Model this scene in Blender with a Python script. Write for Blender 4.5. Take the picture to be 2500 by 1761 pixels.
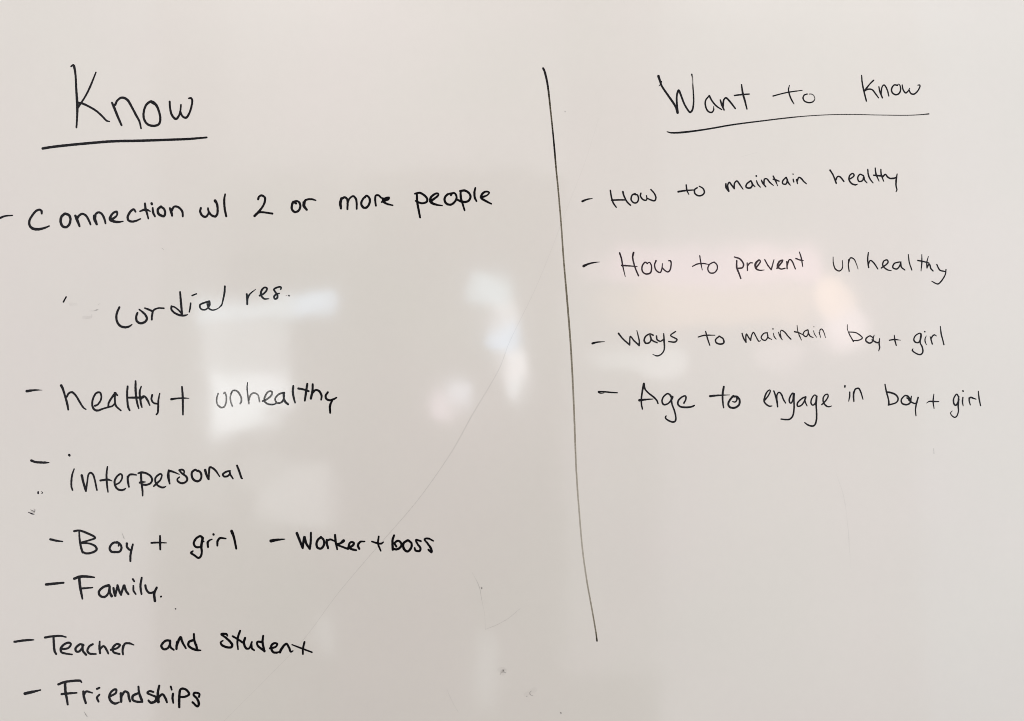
import bpy, math, random
from mathutils import Vector, Matrix

random.seed(4)
scene = bpy.context.scene
for o in list(bpy.data.objects):
    bpy.data.objects.remove(o)
C = scene.collection
ZC = 1.5            # height of the middle of the photographed area above the floor (m)
CAM = 1.5           # distance from lens to board (m)

# ---------------------------------------------------------------- camera
cam = bpy.data.cameras.new('camera')
cam.sensor_width = 36.0
cam.lens = 36.0 * CAM / 1.6
cam.clip_start = 0.05
cam.clip_end = 100
camo = bpy.data.objects.new('camera', cam)
C.objects.link(camo)
camo.location = (0, -CAM, ZC)
camo.rotation_euler = (math.radians(90), 0, 0)
scene.camera = camo

# ---------------------------------------------------------------- dim even room light
world = bpy.data.worlds.new('World')
scene.world = world
world.use_nodes = True
bg = world.node_tree.nodes['Background']
bg.inputs['Color'].default_value = (1.0, 0.97, 0.94, 1)
bg.inputs['Strength'].default_value = 0.26

scene.view_settings.view_transform = 'Standard'
scene.view_settings.look = 'None'
scene.view_settings.exposure = -0.08
scene.view_settings.gamma = 1.0
scene.render.filter_size = 1.0
try:
    scene.cycles.pixel_filter_type = 'BLACKMAN_HARRIS'
    scene.cycles.filter_width = 1.0
except Exception:
    pass

# ---------------------------------------------------------------- lamps
def lamp(name, loc, aim, sx, sy, radiance, color, shape='RECTANGLE', spin=0.0):
    l = bpy.data.lights.new(name, 'AREA')
    l.shape = shape
    l.size = sx
    l.size_y = sy
    area = sx * sy * (math.pi / 4 if shape == 'ELLIPSE' else 1.0)
    l.energy = radiance * math.pi * area
    l.color = color
    o = bpy.data.objects.new(name, l)
    C.objects.link(o)
    o.location = loc
    d = (Vector(aim) - Vector(loc)).normalized()
    q = d.to_track_quat('-Z', 'Y')
    o.rotation_euler = (q.to_matrix() @ Matrix.Rotation(spin, 3, 'Z')).to_euler()
    return o

# ceiling fittings in front of the board
lamp('ceiling_lamp', (-1.3, -3.5, ZC + 2.5), (-0.5, 0, ZC - 0.9), 1.6, 0.8, 9.6, (1.0, 0.975, 0.985))
lamp('ceiling_lamp', (1.6, -3.5, ZC + 2.5), (0.6, 0, ZC - 0.9), 1.6, 0.8, 9.3, (1.0, 0.975, 0.99))

# what the glossy enamel mirrors: the bright sides of the room and daylight openings, 1.5 m behind the lens
K3 = 0.00064 * 3
def glow(px0, py0, px1, py1, radiance, color, back=0.0, name='room_light'):
    px, py = (px0 + px1) / 2, (py0 + py1) / 2
    k = K3 * (1 + back / (3 * CAM))
    loc = ((px - 1250) * k, -2 * CAM - back, ZC + (880.5 - py) * k)
    return lamp(name, loc, (loc[0], 0, loc[2]), (px1 - px0) * k, (py1 - py0) * k, radiance, color)
def far(px, py, w, h, radiance, color, shape='RECTANGLE', spin=0.0, name='window_light'):
    loc = ((px - 1250) * K3, -2 * CAM, ZC + (880.5 - py) * K3)
    return lamp(name, loc, (loc[0], 0, loc[2]), w * K3, h * K3, radiance, color, shape, math.radians(spin))
glow(-900, -500, 380, 1900, 1.45, (.90, .90, 1.0), .3)
glow(380, -500, 560, 1250, .8, (.95, .91, 1.0), .3)
glow(560, -500, 1380, 420, 1.1, (.94, .91, 1.0), .3)
glow(560, 420, 900, 620, .5, (.96, .93, .98), .3)
glow(1380, -500, 1610, 1640, .8, (.92, .92, 1.0), .3)
glow(1610, -500, 2250, 1900, 1.3, (.88, .91, 1.0), .3)
glow(2250, -500, 3400, 1900, 1.9, (.78, .87, 1.0), .3)

far(600, 756, 250, 54, 5.52, (.70, .88, 1.0), spin=4)
far(770, 742, 104, 34, 9.60, (.55, .77, 1.0), spin=14)
far(600, 850, 215, 130, 2.62, (.84, .93, .98), spin=-2)
far(612, 945, 196, 90, 7.20, (.86, .94, 1), spin=-2)
far(588, 1012, 160, 90, 7.20, (.86, .95, 1), spin=14)
far(640, 1150, 150, 90, 1.12, (.95, 1, 1), 'ELLIPSE', 20)
far(715, 1205, 180, 140, 2.21, (.93, .98, 1))
far(1192, 708, 86, 66, 6.00, (.62, .86, 1.0), spin=-14)
far(1225, 768, 64, 76, 5.04, (.92, .93, 1.0), spin=20)
far(1224, 824, 58, 50, 10.20, (.45, .70, 1.0), spin=-10)
far(1252, 888, 56, 76, 7.92, (.96, .95, 1.0), spin=8)
far(1255, 948, 40, 66, 8.40, (.85, .93, 1), 'ELLIPSE')
far(1080, 985, 30, 70, 6.72, (1.0, .80, .95), 'ELLIPSE', 8)
far(1122, 958, 40, 62, 7.92, (.78, .84, 1.0), 'ELLIPSE', 15)
far(1102, 1005, 26, 34, 5.28, (1.0, .82, .92), 'ELLIPSE')
far(1640, 652, 300, 90, 2.88, (1.0, .55, .74), spin=-2)
far(1875, 645, 250, 86, 4.08, (1.0, .58, .68), spin=2)
far(1760, 745, 420, 96, 2.40, (1.0, .62, .34))
far(1560, 770, 160, 60, 1.48, (1.0, .74, .5), 'ELLIPSE')
far(2030, 720, 100, 110, 6.00, (1.0, .66, .46), 'ELLIPSE', 12)
far(2060, 800, 90, 130, 5.04, (1.0, .78, .82), 'ELLIPSE', 12)
far(1560, 868, 230, 46, 2.88, (.88, .98, 1), 'ELLIPSE')
far(1620, 895, 130, 50, 2.95, (.95, .98, 1), 'ELLIPSE')
far(1900, 870, 120, 60, 1.85, (1.0, .8, .85), 'ELLIPSE')
far(1185, 1630, 60, 190, 1.57, (.85, 1, 1), 'ELLIPSE', 4)
far(800, 1545, 60, 110, 1.57, (.9, .98, 1), 'ELLIPSE')
far(1470, 655, 90, 70, 1.56, (1.0, .62, .78), 'ELLIPSE')
far(1500, 745, 100, 70, 1.32, (1.0, .66, .42), 'ELLIPSE')


# ---------------------------------------------------------------- materials
def nodes(mat):
    mat.use_nodes = True
    nt = mat.node_tree
    return nt, nt.nodes, nt.links, nt.nodes['Principled BSDF']

def noise(N, L, coord, scale, detail=2.0, rough=0.5, stretch=None, offset=(0, 0, 0)):
    src = coord.outputs['Object']
    m = N.new('ShaderNodeMapping')
    m.inputs['Location'].default_value = offset
    if stretch:
        m.inputs['Scale'].default_value = stretch
    L.new(src, m.inputs['Vector'])
    n = N.new('ShaderNodeTexNoise')
    n.inputs['Scale'].default_value = scale
    n.inputs['Detail'].default_value = detail
    n.inputs['Roughness'].default_value = rough
    L.new(m.outputs['Vector'], n.inputs['Vector'])
    return n

def ramp(N, L, src, stops):
    r = N.new('ShaderNodeValToRGB')
    e = r.color_ramp.elements
    while len(e) < len(stops):
        e.new(0.5)
    for k, (p, c) in enumerate(stops):
        e[k].position = p
        e[k].color = (c[0], c[1], c[2], 1) if not isinstance(c, float) else (c, c, c, 1)
    L.new(src, r.inputs['Fac'])
    return r

def mixc(N, L, mode, fac, a, b):
    m = N.new('ShaderNodeMix')
    m.data_type = 'RGBA'
    m.blend_type = mode
    if isinstance(fac, float):
        m.inputs[0].default_value = fac
    else:
        L.new(fac, m.inputs[0])
    for sock, v in ((m.inputs[6], a), (m.inputs[7], b)):
        if isinstance(v, tuple):
            sock.default_value = (v[0], v[1], v[2], 1)
        else:
            L.new(v, sock)
    return m.outputs[2]

# enamel: off-white, faintly mottled with worn-in marker residue
M_PANEL = bpy.data.materials.new('white_enamel')
nt, N, L, P = nodes(M_PANEL)
tc = N.new('ShaderNodeTexCoord')
n1 = noise(N, L, tc, 3.2, 3, 0.55)
hue = ramp(N, L, n1.outputs['Fac'], [(0.36, (0.655, 0.615, 0.534)), (0.5, (0.659, 0.613, 0.536)), (0.64, (0.663, 0.611, 0.538))])
n2 = noise(N, L, tc, 1.3, 4, 0.6, offset=(3, 1, 7))
dirt = ramp(N, L, n2.outputs['Fac'], [(0.34, 0.955), (0.64, 1.0)])
n3 = noise(N, L, tc, 55, 3, 0.7, offset=(1, 5, 2))
fine = ramp(N, L, n3.outputs['Fac'], [(0.25, 0.982), (0.75, 1.0)])
c1 = mixc(N, L, 'MULTIPLY', 1.0, hue.outputs['Color'], dirt.outputs['Color'])
c2 = mixc(N, L, 'MULTIPLY', 1.0, c1, fine.outputs['Color'])
L.new(c2, P.inputs['Base Color'])
P.inputs['Roughness'].default_value = 0.34
P.inputs['Coat Weight'].default_value = 1.0
P.inputs['Coat Roughness'].default_value = 0.082
P.inputs['Coat IOR'].default_value = 1.5
P.inputs['IOR'].default_value = 1.5
nb = noise(N, L, tc, 5.0, 2, 0.5, offset=(2, 8, 4))
bp = N.new('ShaderNodeBump')
bp.inputs['Strength'].default_value = 1.0
bp.inputs['Distance'].default_value = 0.0011
L.new(nb.outputs['Fac'], bp.inputs['Height'])
L.new(bp.outputs['Normal'], P.inputs['Normal'])
L.new(bp.outputs['Normal'], P.inputs['Coat Normal'])

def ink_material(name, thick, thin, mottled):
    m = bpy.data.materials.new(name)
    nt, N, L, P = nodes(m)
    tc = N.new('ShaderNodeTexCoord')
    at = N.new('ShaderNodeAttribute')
    at.attribute_name = 'ink_density'  # on the greyish "unhealthy" the lowered density also paints in window glare
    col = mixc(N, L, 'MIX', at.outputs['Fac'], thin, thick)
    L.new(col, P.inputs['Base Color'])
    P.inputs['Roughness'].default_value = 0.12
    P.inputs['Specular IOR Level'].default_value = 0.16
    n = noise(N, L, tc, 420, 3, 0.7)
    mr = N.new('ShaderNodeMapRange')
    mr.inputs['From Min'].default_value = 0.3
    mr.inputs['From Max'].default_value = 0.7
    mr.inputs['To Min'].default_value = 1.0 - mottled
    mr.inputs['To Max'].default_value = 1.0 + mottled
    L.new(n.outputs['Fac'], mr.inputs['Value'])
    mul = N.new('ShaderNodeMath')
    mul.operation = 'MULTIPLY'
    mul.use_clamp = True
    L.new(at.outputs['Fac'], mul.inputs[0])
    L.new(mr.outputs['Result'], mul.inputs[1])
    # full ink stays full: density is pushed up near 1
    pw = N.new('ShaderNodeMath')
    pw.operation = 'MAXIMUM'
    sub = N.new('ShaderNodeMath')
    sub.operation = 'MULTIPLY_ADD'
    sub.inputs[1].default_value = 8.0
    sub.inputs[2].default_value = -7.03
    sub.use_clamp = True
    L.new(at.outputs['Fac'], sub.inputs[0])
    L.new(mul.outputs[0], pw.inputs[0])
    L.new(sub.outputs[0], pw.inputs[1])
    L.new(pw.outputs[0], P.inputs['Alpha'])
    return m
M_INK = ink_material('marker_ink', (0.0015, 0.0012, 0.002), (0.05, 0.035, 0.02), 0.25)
M_INK_DRY = ink_material('half_dry_ink', (0.002, 0.0015, 0.002), (0.26, 0.20, 0.07), 0.3)
M_INK_THIN = ink_material('worn_ink', (0.008, 0.004, 0.01), (0.10, 0.085, 0.08), 0.5)


# ---------------------------------------------------------------- the board
board = bpy.data.objects.new('whiteboard', None)
C.objects.link(board)
board.location = (0, 0, ZC)
board['label'] = 'glossy white dry-erase board with two handwritten black lists split by a tall line'
board['category'] = 'whiteboard'

def build(name, verts, faces, mat, parent, label=None, dens=None):
    me = bpy.data.meshes.new(name)
    me.from_pydata(verts, [], faces)
    if dens is not None:
        a = me.attributes.new('ink_density', 'FLOAT', 'POINT')
        a.data.foreach_set('value', dens)
    me.materials.append(mat)
    me.update()
    o = bpy.data.objects.new(name, me)
    C.objects.link(o)
    o.parent = parent
    if label:
        o['label'] = label
    return o

# panel: a rounded-edge slab, 3.2 x 1.9 m, face at y = 0, very gently uneven like enamelled steel on chipboard
W2, H2, T = 1.6, 0.95, 0.014
nx, nz = 64, 38
v, f = [], []
for j in range(nz + 1):
    for i in range(nx + 1):
        v.append((-W2 + 2 * W2 * i / nx, 0.0, -H2 + 2 * H2 * j / nz))
for j in range(nz):
    for i in range(nx):
        a = j * (nx + 1) + i
        f.append((a, a + 1, a + nx + 2, a + nx + 1))
b0 = len(v)
e = 0.002
v += [(-W2 - e, e, -H2 - e), (W2 + e, e, -H2 - e), (W2 + e, e, H2 + e), (-W2 - e, e, H2 + e)]
v += [(-W2 - e, T, -H2 - e), (W2 + e, T, -H2 - e), (W2 + e, T, H2 + e), (-W2 - e, T, H2 + e)]
c = [0, nx, (nx + 1) * (nz + 1) - 1, (nx + 1) * nz]
edge = [list(range(0, nx + 1)), [nx + j * (nx + 1) for j in range(nz + 1)],
        [(nx + 1) * nz + i for i in range(nx, -1, -1)], [j * (nx + 1) for j in range(nz, -1, -1)]]
for k in range(4):
    p, q = b0 + k, b0 + (k + 1) % 4
    f.append(tuple(edge[k][::-1] + [p, q]))
    f.append((p, p + 4, b0 + 4 + (k + 1) % 4, q))
f.append((b0 + 7, b0 + 6, b0 + 5, b0 + 4)[::-1])
build('writing_surface', v, f, M_PANEL, board)

# ---------------------------------------------------------------- ink
def spline(P):
    """Catmull-Rom through (x, z, w, d); returns dense samples in metres."""
    if len(P) == 1:
        P = P * 2
    out = []
    n = len(P)
    for i in range(n - 1):
        p0 = P[i - 1] if i > 0 else P[i]
        p1, p2 = P[i], P[i + 1]
        p3 = P[i + 2] if i + 2 < n else P[i + 1]
        d = math.hypot(p2[0] - p1[0], p2[1] - p1[1])
        steps = max(2, min(14, int(d / 1.6) + 1))
        for s in range(steps):
            t = s / steps
            # centripetal-like damping: plain Catmull-Rom with tension for uneven spacing
            q = []
            d01 = max(math.hypot(p1[0] - p0[0], p1[1] - p0[1]), 1e-3)
            d23 = max(math.hypot(p3[0] - p2[0], p3[1] - p2[1]), 1e-3)
            dd = max(d, 1e-3)
            for k in range(2):
                m1 = (p2[k] - p0[k]) / (dd + d01) * dd if i > 0 else (p2[k] - p1[k])
                m2 = (p3[k] - p1[k]) / (dd + d23) * dd if i + 2 < n else (p2[k] - p1[k])
                t2, t3 = t * t, t * t * t
                q.append((2 * t3 - 3 * t2 + 1) * p1[k] + (t3 - 2 * t2 + t) * m1 + (-2 * t3 + 3 * t2) * p2[k] + (t3 - t2) * m2)
            q.append(p1[2] + (p2[2] - p1[2]) * t)
            q.append(p1[3] + (p2[3] - p1[3]) * t)
            out.append(q)
    out.append(list(P[-1]))
    return out

layer = [0]
def stroke(P, verts, faces, dens, wk=1.12):
    S = spline(P)
    layer[0] += 1
    y0 = 0.00006 + 0.000012 * (layer[0] % 14)
    n = len(S)
    ph = random.uniform(0, 6.28)
    base = len(verts)
    arc = 0.0
    tang = []
    for i in range(n):
        a, b = S[max(0, i - 1)], S[min(n - 1, i + 1)]
        dx, dz = b[0] - a[0], b[1] - a[1]
        l = math.hypot(dx, dz) or 1.0
        tang.append((dx / l, dz / l))
    for i, (x, z, w, d) in enumerate(S):
        if i:
            arc += math.hypot(x - S[i - 1][0], z - S[i - 1][1])
        y = -(y0 + 0.00001 * i / n)
        jl = 1 + 0.05 * math.sin(arc * 0.9 + ph) + random.uniform(-.035, .035)
        jr = 1 + 0.05 * math.sin(arc * 1.3 + 2 * ph) + random.uniform(-.035, .035)
        tx, tz = tang[i]
        h = (w * 0.5 + (0.10 if w > 1.5 else 0.0)) * wk
        verts.append(((x - tz * h * jl) / 1000, y, (z + tx * h * jl) / 1000))
        verts.append(((x + tz * h * jr) / 1000, y, (z - tx * h * jr) / 1000))
        dens += [d, d]
    for i in range(n - 1):
        a = base + 2 * i
        faces.append((a + 1, a + 3, a + 2, a))
    for end in (0, n - 1):                           # rounded ends
        x, z, w, d = S[end]
        tx, tz = tang[end]
        if end == 0:
            tx, tz = -tx, -tz
        h = (w * 0.5 + (0.10 if w > 1.5 else 0.0)) * wk
        ring = []
        for k in range(1, 6):
            an = math.pi * k / 6
            ca, sa = math.cos(an), math.sin(an)
            # from the left edge (relative to outward direction) round to the right edge
            px = x + h * (-tz * ca + tx * sa)
            pz = z + h * (tx * ca + tz * sa)
            verts.append((px / 1000, -y0 - (0.00001 * (end / n)), pz / 1000))
            dens.append(d)
            ring.append(len(verts) - 1)
        if end == 0:
            loop = [base + 1] + ring + [base]
        else:
            loop = [base + 2 * end] + ring + [base + 2 * end + 1]
        faces.append(tuple(loop[::-1]))

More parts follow.
